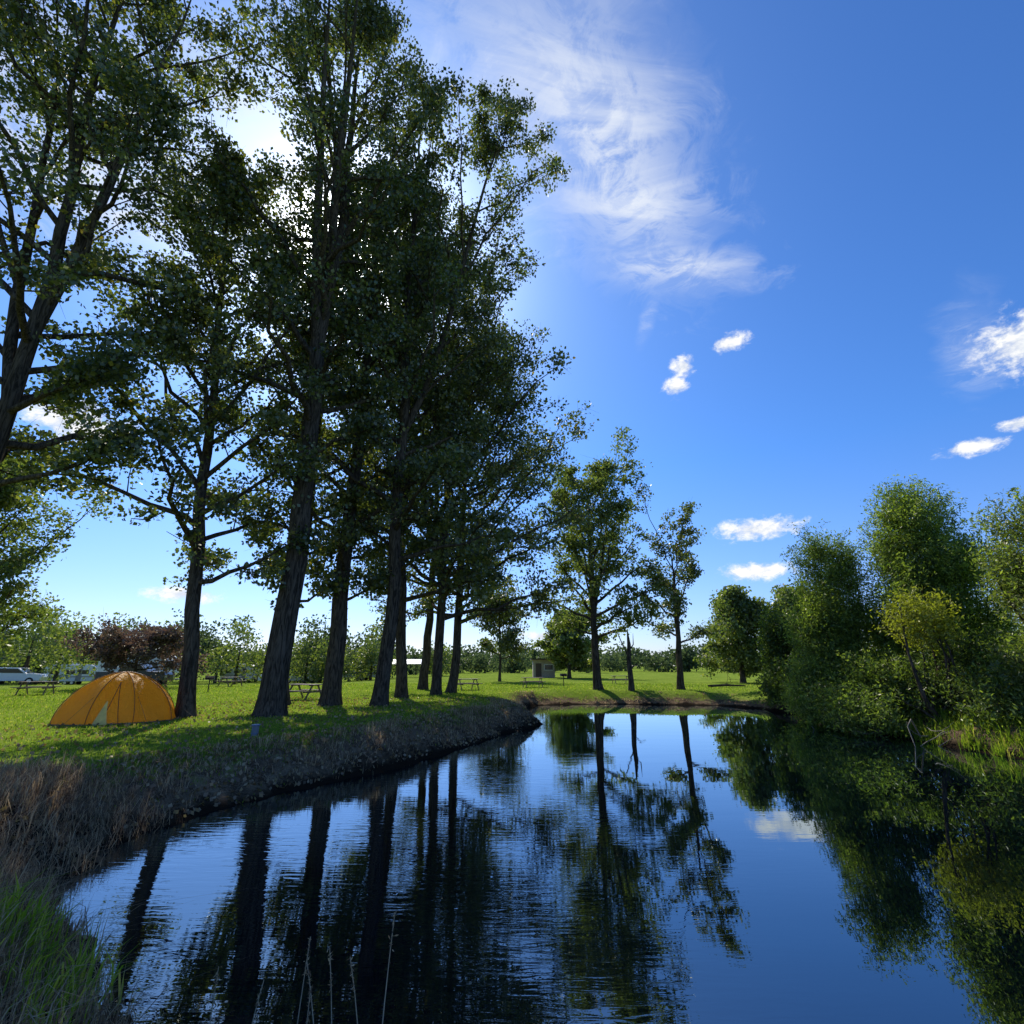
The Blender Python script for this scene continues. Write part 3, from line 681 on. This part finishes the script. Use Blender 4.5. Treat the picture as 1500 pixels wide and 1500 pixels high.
e3=MR(nt,M(nt,'ADD',M(nt,'MINIMUM',E3,E4),M(nt,'MULTIPLY',M(nt,'SUBTRACT',cn,.5),1.3)),.2,1.1,.25,0)
em=M(nt,'MAXIMUM',M(nt,'MAXIMUM',e1,e1b),M(nt,'MAXIMUM',e2,e3))
wisp=M(nt,'ADD',M(nt,'MULTIPLY',MR(nt,cn,.38,.68),.55),M(nt,'MULTIPLY',MR(nt,cn2,.40,.66),.75))
cir=M(nt,'MULTIPLY',em,M(nt,'MULTIPLY_ADD',wisp,.9,.14),clamp=True)
azn=M(nt,'MULTIPLY',M(nt,'ARCTAN2',X_,Y_),57.2958); eln=M(nt,'MULTIPLY',M(nt,'ARCSINE',Z_),57.2958)
best=None
for (a0,e0,sx_,sy_) in [(26.4,13.3,5.4,1.5),(25.6,9.1,5.0,1.2),(26.2,32.1,2.8,1.2),(19.9,28.9,2.1,1.4),(20.9,30.8,1.9,1.5),(49.4,24.6,4.6,3.2),(44.3,17.6,3.2,.9),(47.5,18.6,2.4,.8),(3.5,3.0,4,.7),(-32.5,6.4,4,1.0),(-43,20,6,2.4)]:
    dx=M(nt,'DIVIDE',M(nt,'SUBTRACT',azn,a0),sx_); dy=M(nt,'DIVIDE',M(nt,'SUBTRACT',eln,e0),sy_)
    v=M(nt,'SUBTRACT',1.0,M(nt,'SQRT',M(nt,'ADD',M(nt,'MULTIPLY',dx,dx),M(nt,'MULTIPLY',dy,dy))))
    best=v if best is None else M(nt,'MAXIMUM',best,v)
kn=NOISE(nt,MAP(nt,D,(1,1,1.5)),30.0,7,.66,.2)
cum=MR(nt,M(nt,'ADD',best,M(nt,'MULTIPLY',M(nt,'SUBTRACT',kn,.5),2.1)),.12,.8)
cum=M(nt,'MULTIPLY',cum,MR(nt,best,-.2,.15))
shade=MIX(nt,MR(nt,kn,.38,.62),(4.9,5.3,6.0,1),(7.2,7.2,7.1,1))
c1=MIX(nt,M(nt,'MULTIPLY',cir,.95),base,(6.0,6.3,6.7,1))
c2=MIX(nt,cum,c1,shade)
nt.links.new(base,bgA.inputs[0]); nt.links.new(c2,bgB.inputs[0])
reg=M(nt,'MINIMUM',M(nt,'MINIMUM',M(nt,'MINIMUM',E1,E1b),M(nt,'MINIMUM',E2,E3)),E4)
fac=M(nt,'MAXIMUM',M(nt,'LESS_THAN',reg,2.1),M(nt,'GREATER_THAN',best,-.4))
mxw=nt.nodes.new("ShaderNodeMixShader"); nt.links.new(fac,mxw.inputs[0]); nt.links.new(bgA.outputs[0],mxw.inputs[1]); nt.links.new(bgB.outputs[0],mxw.inputs[2])
nt.links.new(mxw.outputs[0],out.inputs[0])

# ------------------------------------------------------------------ camera
cam=bpy.data.cameras.new("camera"); cam.sensor_width=36; cam.lens=18; cam.clip_end=6000; cam.clip_start=.05
co=bpy.data.objects.new("camera",cam); link(co); co.location=(0,0,1.7); co.rotation_euler=(math.radians(90+16.7),0,0)
scene.camera=co
scene.view_settings.view_transform='Standard'; scene.view_settings.look='None'; scene.view_settings.exposure=0
print("FACES",sum(len(o.data.polygons) for o in bpy.data.objects if o.type=='MESH'))
